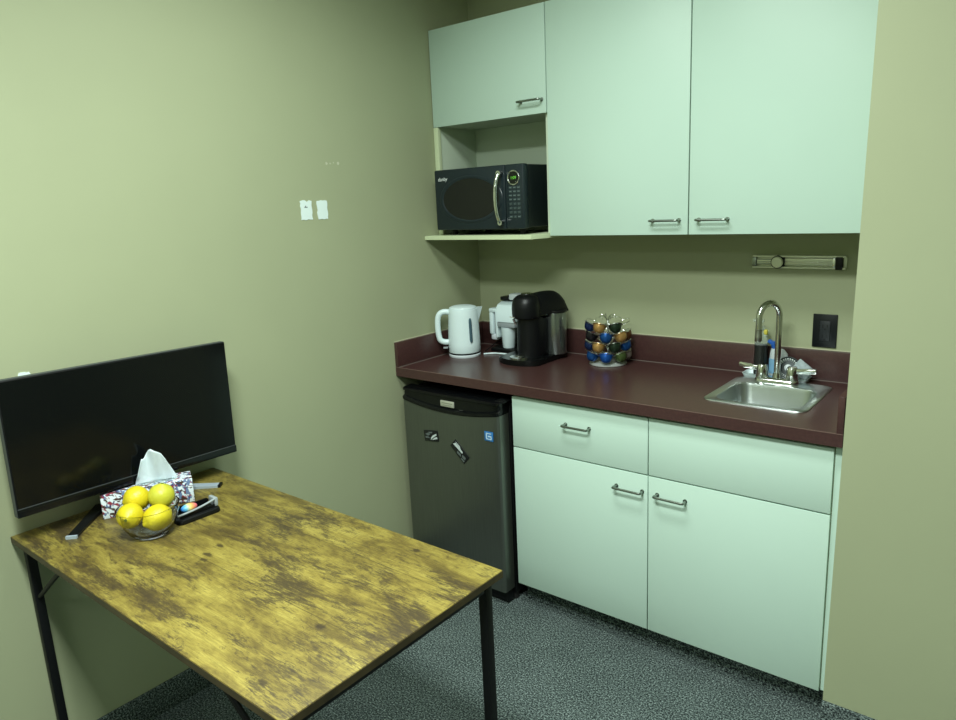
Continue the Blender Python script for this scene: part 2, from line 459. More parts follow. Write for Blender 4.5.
patch('wall_patch', 'plain white paper patch on the beige wall, right one of the pair, nearer the microwave', -.902, 1.573, .047, .066, False, 'white patches on the left wall')
patch('wall_patch', 'white scrap on the wall just peeking above the black monitor', -1.960, 1.160, .028, .05, False, 'white patches on the left wall')

# ------------------------------------------------------------------ cabinets
def pull(parent, xc, z, y, m='dark_nickel', w=.108):
    # wire bar pull on two posts in front of the face at y
    b = MB(); r = .0042; d = .028
    p = [(xc-w/2+.006, y, z)]
    p += bez((xc-w/2+.004, y-.012, z), (xc-w/2+.001, y-d, z), (xc-w/2+.003, y-d, z), (xc-w/2+.016, y-d, z), 6)
    p += bez((xc+w/2-.016, y-d, z), (xc+w/2-.003, y-d, z), (xc+w/2-.001, y-d, z), (xc+w/2-.004, y-.012, z), 6)
    p += [(xc+w/2-.006, y, z)]
    b.tube(p, r, 10)
    b.cyl((xc-w/2+.006, y, z), (xc-w/2+.006, y-.003, z), .007); b.cyl((xc+w/2-.006, y, z), (xc+w/2-.006, y-.003, z), .007)
    return b.build('handle', m, parent)
def door(parent, x0, x1, z0, z1, y, hx=None, hz=None, name='door', th=.018):
    o = bx(name, 'cab', x0, x1, y, y+th, z0, z1, .0012, parent)
    if hx is not None: pull(o, hx, hz, y)
    return o
ZT = 2.2746
# small wall cabinet with the open microwave niche
t = thing('wall_cabinet', 'pale green wall cabinet with one flap door above an open microwave niche', 'cabinet', (0,0,1.426))
b = MB()
b.box(.001, .020, -.252, -.001, 1.444, ZT, .0006); b.box(.560, .578, -.252, -.001, 1.444, ZT, .0006)
b.box(.020, .560, -.252, -.001, 1.893, 1.911); b.box(.020, .560, -.252, -.001, ZT-.018, ZT)
b.box(.020, .560, -.010, -.001, 1.444, ZT)
b.build('body', 'cab_in', t)
bx('stile', 'cab_edge', .002,.026,-.2705,-.252,1.444,1.8905,.0006,t)
door(t, .004, .5765, 1.8915, ZT, -.2715, .510, 1.940)
b = MB(); b.prism([(.001,-.001),(.001,-.362),(.553,-.362),(.5775,-.285),(.5775,-.001)], 'z', 1.4265, 1.4435, .001)
b.build('shelf', 'cab_edge', t)
# tall two-door wall cabinet
t = thing('wall_cabinet', 'wide pale green two-door wall cabinet above the sink', 'cabinet', (1.15,0,1.435))
b = MB(); b.box(.5795, 1.727, -.2525, -.001, 1.436, ZT); b.build('body', 'cab_edge', t)
door(t, .5805, 1.1365, 1.435, ZT, -.2715, 1.058, 1.484)
door(t, 1.1405, 1.7265, 1.435, ZT, -.2715, 1.224, 1.484)
# base units
YD = -.5667
t = thing('base_cabinet', 'pale green base cabinet with a top drawer, next to the black fridge', 'cabinet', (.86,-.3,.094))
b = MB(); b.box(.586, 1.1385, -.5485, -.002, .094, .875); b.build('body', 'cab_edge', t)
o = door(t, .587, 1.1375, .6665, .862, YD, .870, .790, 'drawer')
door(t, .587, 1.1375, .094, .6615, YD, 1.071, .604)
t = thing('base_cabinet', 'pale green base cabinet under the sink with a blank panel over its door', 'cabinet', (1.42,-.3,.094))
b = MB()                                     # open topped box so the basin hangs inside
b.box(1.1395, 1.157, -.5485, -.002, .094, .875); b.box(1.682, 1.699, -.5485, -.002, .094, .875)
b.box(1.157, 1.682, -.5485, -.002, .094, .112); b.box(1.157, 1.682, -.014, -.002, .112, .875)
b.box(1.157, 1.682, -.5485, -.532, .60, .875)
b.build('body', 'cab_edge', t)
door(t, 1.141, 1.6965, .6665, .862, YD, name='front_panel')
door(t, 1.141, 1.6965, .094, .6615, YD, 1.221, .604)
o = bx('filler_strip', 'cab', 1.699, 1.7215, -.556, -.54, .094, .875, 0, t)

# ------------------------------------------------------------------ counter
t = thing('countertop', 'dark maroon laminate countertop with a backsplash above the fridge and base cabinets', 'countertop', (.86,-.3,.876))
YF = -.590
SX0, SX1, SY0, SY1 = 1.283, 1.567, -.425, -.165
b = MB()
b.box(.001, SX0, YF, -.001, .876, .914); b.box(SX1, 1.721, YF, -.001, .876, .914)
b.box(SX0, SX1, YF, SY0, .876, .914); b.box(SX0, SX1, SY1, -.001, .876, .914)
b.build('slab', 'laminate', t, smooth=False)
bx('front_seam', 'seam', .001, 1.721, YF-.0006, YF+.0012, .9128, .9146, 0, t)
def splash(x0, x1, y0, y1):
    o = bx('backsplash', 'laminate', x0, x1, y0, y1, .914, 1.019, .0012, t); return o
splash(.019, 1.703, -.019, -.001); splash(.001, .018, YF, -.001); splash(1.704, 1.721, YF, -.001)

bx('caulk_line', 'caulk', .019,1.703,-.0035,-.0002,1.0192,1.0222,0,t); bx('caulk_line', 'caulk', .0002,.0035,YF,-.004,1.0192,1.0222,0,t)
bx('back_seam', 'seam_light', .019,1.703,-.0215,-.0192,.9138,.9158,0,t); bx('side_seam', 'seam_light', .0182,.0205,YF+.002,-.022,.9138,.9158,0,t)

# ------------------------------------------------------------------ sink and faucet
t = thing('sink', 'small square stainless steel bar sink set into the maroon counter', 'sink', (1.425,-.27,.914))
b = MB(); L = []
ox0, ox1, oy0, oy1 = 1.264, 1.587, -.443, -.098
ix0, ix1, iy0, iy1 = 1.292, 1.558, -.418, -.172
L.append(rrect(ox0, ox1, oy0, oy1, .030, .9142)); L.append(rrect(ox0+.001, ox1-.001, oy0+.001, oy1-.001, .030, .9170))
L.append(rrect(ox0+.005, ox1-.005, oy0+.005, oy1-.005, .028, .9190))
L.append(rrect(ox0+.009, ox1-.009, oy0+.009, oy1-.009, .027, .9182))
L.append(rrect(ix0-.006, ix1+.006, iy0-.006, iy1+.006, .050, .9176))
L.append(rrect(ix0, ix1, iy0, iy1, .048, .9150)); L.append(rrect(ix0+.003, ix1-.003, iy0+.003, iy1-.003, .046, .905))
L.append(rrect(ix0+.014, ix1-.014, iy0+.014, iy1-.014, .045, .800)); L.append(rrect(ix0+.022, ix1-.022, iy0+.022, iy1-.022, .045, .786))
L.append(rrect(ix0+.045, ix1-.045, iy0+.045, iy1-.045, .04, .780)); L.append(rrect(1.425-.03, 1.425+.03, -.295-.03, -.295+.03, .0299, .778))
b.loft(L, cap1=True); b.build('basin', 'steel', t)
b = MB(); b.lathe([(0,.7792),(.02,.7792),(.026,.781),(.030,.7795),(.030,.7785)], (1.425,-.295,0), 24, closed_ends=False); b.build('drain', 'chrome', t)

t = thing('faucet', 'chrome gooseneck faucet with two lever handles at the back of the sink', 'faucet', (1.407,-.127,.9178))
b = MB(); L = []
fx, fy, fz = 1.407, -.127, .9178
def oval(hx, hy, z, cx=fx, cy=fy): return rrect(cx-hx, cx+hx, cy-hy, cy+hy, min(hx, hy)*.98, z, 8)
b.loft([oval(.074,.026,fz), oval(.074,.026,fz+.008), oval(.070,.022,fz+.014), oval(.050,.014,fz+.018)], True, True)
b.build('base_plate', 'chrome', t)
b = MB()
dx, dy = -.43, -.90
top = 1.152
pth = [(fx,fy,fz+.014),(fx,fy,fz+.03),(fx,fy,1.0),(fx,fy,1.06),(fx,fy,1.11),(fx,fy,top)]
R_ = .047
for i in range(1, 15):
    a = PI*i/14*1.0; pth.append((fx+dx*R_*(1-math.cos(a)), fy+dy*R_*(1-math.cos(a)), top+R_*math.sin(a)))
ex, ey = fx+dx*2*R_, fy+dy*2*R_
pth += [(ex,ey,1.135),(ex,ey,1.115)]
b.tube(pth, .0105, 16); b.cyl((fx,fy,fz+.012), (fx,fy,fz+.034), .016, .0125)
b.build('spout', 'chrome', t)
b = MB(); b.lathe([(0,1.072),(.0105,1.072),(.012,1.075),(.012,1.092),(.0112,1.095),(.0112,1.116),(0,1.116)], (ex,ey,0), 18, closed_ends=False); b.build('aerator', 'nickel', t)
for s_, lx in ((-1, 1.357), (1, 1.457)):
    b = MB(); b.lathe([(0,fz+.012),(.021,fz+.012),(.020,fz+.030),(.0185,fz+.052),(.015,fz+.060),(0,fz+.061)], (lx,fy,0), 22, closed_ends=False)
    b.box(min(lx, lx+s_*.080), max(lx, lx+s_*.080), fy-.010, fy+.010, fz+.036, fz+.053, .004, rot=Matrix.Rotation(-s_*.10, 3, 'Y'), piv=(lx,fy,fz+.042))
    b.build('handle', 'chrome', t)

# ------------------------------------------------------------------ things behind the faucet
t = thing('dish_tray', 'white plastic tray on the counter behind the faucet', 'tray', (1.385,-.056,.914))
b = MB()
x0, x1, y0, y1 = 1.272, 1.497, -.093, -.022
b.loft([rrect(x0+.006,x1-.006,y0+.006,y1-.006,.012,.9142), rrect(x0,x1,y0,y1,.014,.928), rrect(x0+.002,x1-.002,y0+.002,y1-.002,.013,.928), rrect(x0+.008,x1-.008,y0+.008,y1-.008,.011,.9172)], True, True)
b.build('tray_shell', 'white_plastic', t)
zt = .9174
t = thing('spray_bottle', 'clear bottle with dark contents and white pump, behind the faucet spout', 'bottle', (1.326,-.050,zt))
b = MB(); b.lathe([(0,zt),(.020,zt),(.0225,zt+.004),(.0225,zt+.060),(.021,zt+.095),(.0225,zt+.125),(.018,zt+.145),(.010,zt+.158),(.010,zt+.166),(0,zt+.166)], (1.326,-.050,0), 24, closed_ends=False)
b.build('bottle_body', 'clear_plastic', t)
b = MB(); b.lathe([(.0231,zt+.006),(.0233,zt+.008),(.0233,zt+.060),(.0219,zt+.095),(.0228,zt+.112),(.0226,zt+.113)], (1.326,-.050,0), 24, closed_ends=False); b.build('dark_label', 'dark_label', t)
b = MB(); b.cyl((1.326,-.050,zt+.166),(1.326,-.050,zt+.180),.012); b.cyl((1.326,-.050,zt+.180),(1.326,-.050,zt+.196),.004)
b.box(1.296,1.334,-.056,-.044,zt+.194,zt+.205,.003); b.build('pump', 'clear_plastic', t)
b = MB(); b.box(1.334,1.347,-.056,-.044,zt+.150,zt+.168,.003); b.build('trigger', 'yellow_plastic', t)
t = thing('dish_soap_bottle', 'white dish soap bottle with blue cap and pale blue label, behind the faucet', 'bottle', (1.383,-.048,zt))
b = MB()
def ov(hx, hy, z, cx): return [(cx+hx*math.cos(2*PI*i/24), -.048+hy*math.sin(2*PI*i/24), z) for i in range(24)]
b.loft([ov(.029,.019,zt,1.388), ov(.032,.021,zt+.006,1.388), ov(.032,.021,zt+.060,1.388), ov(.030,.019,zt+.085,1.388), ov(.022,.015,zt+.100,1.383), ov(.010,.010,zt+.106,1.376)], True, True)
b.build('bottle_body', 'white_grey', t)
b = MB(); b.loft([ov(.0324,.0214,zt+.014,1.388), ov(.0326,.0216,zt+.015,1.388), ov(.0326,.0216,zt+.066,1.388), ov(.0320,.0210,zt+.067,1.388)]); b.build('label', 'label_blue', t)
b = MB(); b.cyl((1.376,-.048,zt+.104),(1.366,-.052,zt+.126),.012,.009); b.box(1.350,1.376,-.061,-.043,zt+.118,zt+.130,.003,rot=Matrix.Rotation(.5,3,'Y')); b.build('cap', 'blue_plastic', t)
t = thing('scrub_brush', 'round dish brush with a ring of white bristles leaning behind the right faucet handle', 'brush', (1.437,-.066,zt))
Mx = Matrix.Translation((1.428,-.072,zt+.041)) @ Matrix.Diagonal((1.13,1.13,1.13,1)) @ Matrix.Rotation(rad(68), 4, 'X') @ Matrix.Rotation(.15, 4, 'Y')
b = MB(); b.lathe([(.020,-.008),(.034,-.008),(.036,-.003),(.036,.005),(.033,.009),(.030,.004),(.020,.004)], (0,0,0), 32, Mx, closed_ends=False); b.lathe([(0,-.006),(.021,-.006),(.021,.002),(0,.002)], (0,0,0), 24, Mx, closed_ends=False)
b.build('brush_head', 'brush_grey', t)
b = MB()
for k in range(26):
    a = 2*PI*k/26; q = [Mx @ Vector((rr*math.cos(a), rr*math.sin(a), h)) for rr, h in ((.0235,.003),(.028,.012))]
    b.cyl(q[0], q[1], .0019, .0024, 6)
b.build('bristles', 'bristle', t)
b = MB(); b.lathe([(0,.002),(.012,.002),(.010,.012),(0,.014)], (0,0,0), 18, Mx, closed_ends=False); b.build('grip', 'white_grey', t)
b = MB(); L = []
rot = Matrix.Rotation(.62, 3, 'Y')
vs = b.box(1.445,1.507,-.084,-.073,zt+.010,zt+.066,.004)
bmesh.ops.rotate(b.bm, verts=b.bm.verts, cent=(1.476,-.078,zt+.038), matrix=rot)
for v in b.bm.verts: v.co.y += .0025*math.sin(v.co.x*190)+.002*math.sin(v.co.z*160)
mn = min(v.co.z for v in b.bm.verts)
for v in b.bm.verts: v.co.z += zt-mn+.0005
o = b.build('dish_cloth', 'cloth', loc=(1.476,-.078,zt)); tag(o, 'grey folded dish cloth propped up right of the round brush, behind the sink', 'cloth')

# ------------------------------------------------------------------ outlet and the chrome holder
t = thing('wall_outlet', 'black double wall outlet above the backsplash, right of the faucet', 'outlet', (1.5245,0,1.087))
bx('cover_plate', 'outlet', 1.484,1.562,-.006,-.0003,1.029,1.145,.002, t)
b = MB(); b.box(1.508,1.541,-.0085,-.006,1.053,1.121,.001); b.build('receptacle', 'outlet_face', t)
b = MB()
for z in (1.068, 1.104):
    b.box(1.516,1.519,-.0089,-.0084,z-.006,z+.006); b.box(1.530,1.533,-.0089,-.0084,z-.005,z+.005); b.cyl((1.5245,-.0084,z-.011),(1.5245,-.0089,z-.011),.003,n=10)
b.build('slots', 'outlet_dark', t)
t = thing('wall_holder', 'long silver holder with a round knob, fixed to the wall under the cabinet', 'holder', (1.425,0,1.30))
b = MB(); b.box(1.275,1.580,-.006,-.0005,1.301,1.345,.001); b.box(1.275,1.580,-.022,-.006,1.339,1.345,.001); b.box(1.275,1.580,-.022,-.006,1.301,1.306,.001)
b.build('channel', 'holder_silver', t)
b = MB(); b.box(1.288,1.545,-.016,-.006,1.312,1.333,.003); b.box(1.385,1.545,-.0195,-.006,1.322,1.336,.002); b.build('slide_bar', 'holder_silver', t)
b = MB(); b.box(1.273,1.288,-.020,-.006,1.308,1.338,.002)
for z in (1.316,1.323,1.330): b.box(1.290,1.338,-.0175,-.016,z-.001,z+.001)
b.build('end_bracket', 'dark_nickel', t)
b = MB(); b.cyl((1.362,-.006,1.3225),(1.362,-.026,1.3225),.0235,.0225,28); b.build('knob_collar', 'black_plastic', t)
b = MB(); b.lathe([(0,.0),(.0195,0),(.0195,.004),(.017,.007),(0,.008)], (1.362,-.026,1.3225), 28, Matrix.Rotation(rad(90),4,'X'), closed_ends=False); b.build('knob', 'holder_silver', t)
b = MB(); b.box(1.548,1.570,-.024,-.006,1.299,1.342,.002); b.build('end_clip', 'black_plastic', t)
b = MB(); b.box(1.538,1.5475,-.020,-.006,1.304,1.338,.002); b.build('end_stop', 'chrome', t)

# ------------------------------------------------------------------ fridge
t = thing('mini_fridge', 'dark stainless mini fridge with black top trim under the counter', 'fridge', (.32,-.31,0))
b = MB(); b.box(.060,.562,-.548,-.045,.03,.832,.004); b.build('body', 'black_plastic', t)
bx('toe_panel', 'black_plastic', .066,.552,-.590,-.548,.006,.058,.003, t)
for x in (.10,.54):
    for y in (-.53,-.08):
        b = MB(); b.cyl((x,y,0),(x,y,.0305),.018); b.build('foot', 'rubber', t)
FY = -.617; fx0, fx1 = .055, .560
def arc_z(x):                               # lower edge of the black trim bows downwards
    u_ = (x-(fx0+fx1)/2)/((fx1-fx0)/2); return .7625 + .026*u_*u_
b = MB(); n = 20
prof = []
# door with rounded upright edges: outline in plan, lofted, upper edge cut on the arc
def plan(off=0):
    pts = [(fx0, -.556)]
    r = .012
    for i in range(7): a = rad(180+90*i/6); pts.append((fx0+r+r*math.cos(a), FY+r+r*math.sin(a)))
    for i in range(1, 22): pts.append((fx0+r+(fx1-fx0-2*r)*i/22, FY-.003*math.sin(PI*i/22)))
    for i in range(7): a = rad(270+90*i/6); pts.append((fx1-r+r*math.cos(a), FY+r+r*math.sin(a)))
    pts.append((fx1, -.556)); return pts
pp = plan()
b.loft([[(x,y,.062) for x,y in pp], [(x,y,.40) for x,y in pp], [(x,y,arc_z(x)+.001) for x,y in pp]], True, True)
dr = b.build('door', 'fridge_steel', t)
b = MB()                                    # black trim
b.loft([[(x,y,arc_z(x)+.002) for x,y in pp], [(x,y-.004,arc_z(x)+.006) for x,y in pp], [(x,y-.004,arc_z(x)+.014) for x,y in pp], [(x,y+.008,arc_z(x)+.022) for x,y in pp],
        [(x,y+.008,.825) for x,y in pp], [(x,y+.001,.830) for x,y in pp], [(x,y+.002,.838) for x,y in pp], [(x,min(y+.012,-.556),.842) for x,y in pp]], True, True)
tr = b.build('door_trim', 'black_gloss', dr)
o = bx('badge', 'badge', .268,.338,FY+.001,FY+.006,.790,.814,.001, dr)
b = MB()
# badge lettering too small to read: two raised lines on the plate
b.box(.275,.331,FY+.0003,FY+.0012,.8035,.807); b.box(.282,.324,FY+.0003,FY+.0012,.7955,.798); b.build('badge_lines', 'badge_dark', dr, smooth=False)
b = MB(); b.cyl((.555,-.585,.842),(.555,-.585,.850),.012); b.box(.53,.572,-.60,-.548,.838,.845,.002); b.build('hinge', 'black_plastic', t)
def magnet(label, cx, cz, w, h, ang, shapes):
    y = FY-.0032
    t = thing('fridge_magnet', label, 'magnet', (cx, y, cz), group='magnets on the fridge door')
    R3 = Matrix.Rotation(ang, 4, 'Y')
    def P(b): 
        bmesh.ops.transform(b.bm, matrix=R3, verts=b.bm.verts)
    b = MB(); b.box(-w/2,w/2,-.0025,0,-h/2,h/2,.0006); P(b); b.build('magnet_sheet', 'magnet_black', t, local=True)
    for mt, polys in shapes.items():
        b = MB()
        for pl in polys: b.prism([(x*w/2, z*h/2) for x, z in pl], 'y', -.003, -.0024)
        P(b); b.build('print', mt, t, local=True, smooth=False)
magnet('small black and white magnet lying nearly level on the fridge door, left one', .212, .656, .076, .046, rad(-6),
       {'magnet_white': [[(-.1,-.75),(.35,-.2),(.8,.15),(.85,.5),(.3,.15),(.0,-.25)],[(.1,-.7),(.9,-.45),(.85,-.1),(.45,-.3)]], 'magnet_grey': [[(-.8,.35),(-.3,.6),(-.05,.3),(-.45,.0)],[(-.85,-.1),(-.4,-.1),(-.2,-.4),(-.8,-.4)],[(-.3,.75),(.3,.8),(.2,.5),(-.2,.5)]]})
magnet('black and white magnet tilted steeply on the fridge door, below and right of the other', .362, .617, .094, .042, rad(44),
       {'magnet_white': [[(-.9,-.1),(-.75,.7),(.25,.55),(.3,.25),(-.2,.1)],[(-.85,.75),(-.3,.85),(-.1,.62),(-.7,.6)]], 'magnet_grey': [[(-.2,-.3),(.2,-.1),(.4,-.5),(-.1,-.7)],[(.35,.1),(.8,.3),(.85,-.2),(.5,-.35)],[(.45,-.6),(.9,-.4),(.9,-.75),(.5,-.8)]]})
y = FY-.0026
t = thing('energy_sticker', 'small blue and white square sticker near the right edge of the fridge door', 'sticker', (.512,y,.706))
b = MB(); b.box(-.021,.021,-.0012,0,-.019,.019,.0004); b.build('sticker_sheet', 'sticker_blue', t, local=True)
b = MB(); b.prism([(-.013,-.013),(.013,-.013),(.013,-.009),(-.013,-.009)],'y',-.0016,-.0011); b.prism([(-.013,.009),(.010,.009),(.013,.013),(-.013,.013)],'y',-.0016,-.0011)
b.prism([(-.014,-.009),(-.008,-.009),(-.008,.009),(-.014,.009)],'y',-.0016,-.0011); b.prism([(-.004,-.003),(.013,-.003),(.013,.003),(-.004,.003)],'y',-.0016,-.0011); b.prism([(.009,-.009),(.014,-.009),(.014,-.003),(.009,-.003)],'y',-.0016,-.0011)
b.build('print', 'sticker_white', t, local=True, smooth=False)

# ------------------------------------------------------------------ microwave
MX0, MX1, MZ0, MZ1, MY = .052, .508, 1.466, 1.712, -.338
t = thing('microwave', 'dark blue-grey microwave oven with oval window in the open cabinet niche', 'microwave', (.28,-.19,1.4435))
b = MB(); b.box(MX0+.003,MX1-.006,MY+.036,-.018,MZ0+.003,MZ1-.002,.006); b.build('case', 'mw_side', t)
for x in (MX0+.05,MX1-.05):
    for y in (MY+.06,-.05):
        b = MB(); b.cyl((x,y,1.4435),(x,y,MZ0+.004),.012); b.build('foot', 'rubber', t)
dX = .421                                      # door / panel split
d = bx('door', 'navy_metal', MX0,dX-.0006,MY,MY+.035,MZ0,MZ1,.006, t)
cp = bx('control_panel', 'navy_metal', dX+.0006,MX1,MY,MY+.035,MZ0,MZ1,.006, t)
cxw, czw, rxw, rzw = .243, 1.588, .154, .088
Mw = Matrix.Translation((cxw,MY,czw)) @ Matrix.Rotation(rad(90),4,'X') @ Matrix.Diagonal((rxw/.1, rzw/.1, 1, 1))
b = MB(); b.lathe([(.092,-.001),(.094,.0018),(.100,.0035),(.106,.0018),(.108,-.001)], (0,0,0), 64, Mw, closed_ends=False); b.build('window_rim', 'navy_metal', d)
b = MB(); b.lathe([(0,-.001),(.0945,-.001),(.0945,.0012),(0,.0012)], (0,0,0), 64, Mw, closed_ends=False); b.build('window', 'mw_window', d)
hx = .404
b = MB(); b.tube([(hx,MY,1.680),(hx,MY-.016,1.680)]+bez((hx-.001,MY-.018,1.678),(hx-.010,MY-.040,1.640),(hx-.010,MY-.040,1.535),(hx-.001,MY-.018,1.494),14)+[(hx,MY-.016,1.492),(hx,MY,1.492)], .0078, 12)
b.cyl((hx,MY,1.680),(hx,MY-.022,1.680),.0105); b.cyl((hx,MY,1.492),(hx,MY-.022,1.492),.0105)
b.build('handle', 'chrome', d)
text_mesh('brand_lettering', 'danby', .0215, 'logo', d, (MX0+.020,MY-.0004,1.667), (rad(90),0,0), shear=.15)
dcx, dcz = .463, 1.661
b = MB(); b.lathe([(.0235,-.001),(.024,.003),(.0265,.004),(.0285,.003),(.029,-.001)], (dcx,MY,dcz), 36, Matrix.Rotation(rad(90),4,'X'), closed_ends=False); b.build('display_ring', 'chrome', cp)
b = MB(); b.lathe([(0,-.001),(.024,-.001),(.024,.0016),(0,.0016)], (dcx,MY,dcz), 32, Matrix.Rotation(rad(90),4,'X'), closed_ends=False); dl = b.build('display', 'lcd', cp)
text_mesh('clock_digits', '1:09', .016, 'lcd_on', cp, (dcx-.014,MY-.0022,dcz-.0055), (rad(90),0,0))
rows = [1.624,1.609,1.594,1.579,1.562,1.546,1.530,1.513]
for ri, z in enumerate(rows):
    for ci, x in enumerate((.446,.4655,.485)):
        b = MB(); b.box(x-.0078,x+.0078,MY-.0006,MY,z-.0052,z+.0052,.0003)
        o = b.build('button', 'button', cp)
        lab = [['','',''],['','',''],['','',''],['','',''],['1','2','3'],['4','5','6'],['7','8','9'],['','0','']][ri][ci]
        if lab: text_mesh('digit', lab, .0085, 'button_text', o, (x-.0026,MY-.0008,z-.003), (rad(90),0,0), .0001)
        else:
            b = MB(); b.box(x-.0055,x+.0055,MY-.0009,MY-.0005,z-.0012,z+.0016); b.build('print', 'button_text', o)

# ------------------------------------------------------------------ kettle
KX, KY, KZ = .117, -.273, .914
er = Vector((.755,.655,0)); ef = Vector((.655,-.755,0))        # handle-to-spout axis, towards the room
ka = math.atan2(er.y, er.x)
t = thing('electric_kettle', 'white electric kettle on the counter by the left wall', 'kettle', (KX,KY,KZ), ka)
b = MB(); b.lathe([(0,0),(.068,0),(.070,.003),(.070,.010),(.066,.013),(0,.013)], (0,0,0), 40, closed_ends=False); b.build('power_base', 'white_grey', t, local=True)
b = MB(); b.lathe([(0,.0135),(.067,.0135),(.068,.016),(.068,.020),(0,.020)], (0,0,0), 40, closed_ends=False); b.build('base_ring', 'black_plastic', t, local=True)
b = MB(); b.lathe([(0,.0205),(.069,.0205),(.071,.024),(.0705,.06),(.0685,.12),(.0655,.18),(.0635,.205),(.0625,.210),(.061,.211),(0,.211)], (0,0,0), 48, closed_ends=False)
# spout lip
L = [[(.050,-.020,.158),(.066,0,.150),(.050,.020,.158)], [(.050,-.026,.212),(.086,0,.216),(.050,.026,.212)]]
b.loft(L, True, True)
bo = b.build('body', 'white_plastic', t, local=True)
b = MB(); b.lathe([(0,.2113),(.060,.2113),(.0605,.214),(.058,.218),(.045,.2225),(.02,.2245),(0,.225)], (0,0,0), 40, closed_ends=False); b.build('lid', 'white_plastic', t, local=True)
b = MB(); b.tube(bez((-.058,0,.196),(-.082,0,.204),(-.104,0,.200),(-.110,0,.176),8)+bez((-.112,0,.165),(-.114,0,.135),(-.114,0,.115),(-.110,0,.092),6)+bez((-.107,0,.078),(-.100,0,.066),(-.084,0,.062),(-.062,0,.066),8), .0115, 14, flat=1.1)
b.build('handle', 'white_plastic', t, local=True)
b = MB(); wa = -rad(90)+rad(24); pr = []
def kr(z): return .0713 - .0042*max(0, (z-.06))/.06*.6
for z in [.070+i*.0105 for i in range(11)]: pr.append(((kr(z)+.0022)*math.cos(wa), (kr(z)+.0022)*math.sin(wa), z))
b.tube(pr, [.004]+[.0066]*9+[.004], 10); b.build('level_window', 'window_blue', t, local=True)
b = MB(); b.box(-.094,-.068,-.009,.009,.036,.043,.002); b.build('switch', 'grey_plastic', t, local=True)
b = MB(); b.cyl((-.067,-.012,.037),(-.073,-.014,.037),.007); b.build('switch_mount', 'black_plastic', t, local=True)

# ------------------------------------------------------------------ cords on the counter
b = MB(); b.tube([(KX+.066,KY+.050,.9175)]+bez((.19,-.215,.9175),(.21,-.19,.9175),(.225,-.185,.918),(.245,-.19,.9185),8)+bez((.25,-.188,.9185),(.27,-.18,.9185),(.285,-.185,.9185),(.296,-.188,.9185),6), .0034, 8)
tag(b.build('power_cord', 'white_plastic', loc=(.22,-.19,.914)), 'white power cord on the counter between kettle and coffee makers', 'cord', 'cords on the counter')
b = MB(); b.tube(bez((.150,-.170,.9165),(.17,-.12,.94),(.15,-.07,.97),(.175,-.040,.9165),14), .0025, 8)
tag(b.build('power_cord', 'black_plastic', loc=(.15,-.1,.914)), 'thin black cord looping behind the white kettle', 'cord', 'cords on the counter')

# ------------------------------------------------------------------ white coffee maker (behind the black one)
t = thing('coffee_maker', 'white coffee maker half hidden behind the black one', 'coffee maker', (.235,-.10,.914))
b = MB(); b.box(.165,.300,-.150,-.030,.914,.932,.006); b.box(.200,.300,-.080,-.030,.932,1.05,.006); b.build('body', 'black_plastic', t)
b = MB(); b.prism([(-.148,1.052),(-.030,1.052),(-.030,1.150),(-.090,1.146),(-.140,1.128),(-.148,1.115)], 'x', .203, .305, .004); b.build('head', 'white_plastic', t)
b = MB(); b.box(.204,.300,-.145,-.085,1.028,1.0515,.004); b.build('brew_collar', 'grey_plastic', t)
b = MB(); b.lathe([(0,.9325),(.026,.9325),(.028,.936),(.034,1.022),(.035,1.0265),(0,1.0265)], (.243,-.113,0), 28, closed_ends=False); b.build('cup', 'white_plastic', t)
b = MB()
b.box(.146,.168,-.128,-.075,.988,1.092,.007); b.box(.184,.201,-.135,-.075,.975,1.100,.007); b.box(.146,.201,-.130,-.076,1.088,1.107,.006)
b.build('jug_handle', 'white_plastic', t)
b = MB(); b.box(.167,.185,-.118,-.085,.990,1.092,.003); b.build('jug_recess', 'grey_plastic', t)
b = MB(); b.box(.150,.184,-.122,-.085,.962,.990,.006); b.build('jug_foot', 'white_grey', t)
b = MB(); b.box(.208,.262,-.120,-.060,1.145,1.161,.003); b.build('lid_lever', 'black_plastic', t)
b = MB(); b.box(.258,.305,-.125,-.070,1.148,1.176,.006); b.build('lid', 'white_grey', t)

# ------------------------------------------------------------------ black pod coffee machine
t = thing('coffee_maker', 'black pod coffee machine with a domed head and clear tank beside the pod carousel', 'coffee maker', (.42,-.21,.914))
b = MB()
pl = []
for i in range(13): a = rad(180+180*i/12); pl.append((.429+.102*math.cos(a), -.290+.050*math.sin(a)))
pl += [(.530,-.085),(.328,-.085)]
b.prism(pl, 'z', .9142, .938, .004); b.build('base', 'black_gloss', t)
b = MB(); b.lathe([(0,.9382),(.040,.9382),(.040,.944),(.034,.9455),(0,.9455)], (.428,-.292,0), 28, closed_ends=False); b.build('drip_tray', 'chrome', t)
b = MB(); b.lathe([(0,.9455),(.020,.9455),(.020,.9475),(0,.9475)], (.428,-.292,0), 20, closed_ends=False); b.build('cup_stand', 'nickel', t)
b = MB(); b.box(.392,.500,-.250,-.085,.938,1.100,.012); b.cyl((.447,-.235,.938),(.447,-.235,1.104),.053,n=36); b.build('column', 'soft_black', t)
b = MB(); hc = (.446,-.258)
b.lathe([(0,1.102),(.052,1.102),(.057,1.107),(.059,1.122),(.059,1.145),(.057,1.165),(.051,1.182),(.039,1.193),(.024,1.198),(0,1.198)], (hc[0],hc[1],0), 40, closed_ends=False)
hd = b.build('head', 'soft_black', t)
b = MB(); b.lathe([(0,1.1982),(.023,1.1982),(.024,1.2015),(.020,1.2035),(0,1.2038)], (hc[0]-.004,hc[1]+.012,0), 28, closed_ends=False); b.build('head_cap', 'chrome', hd)
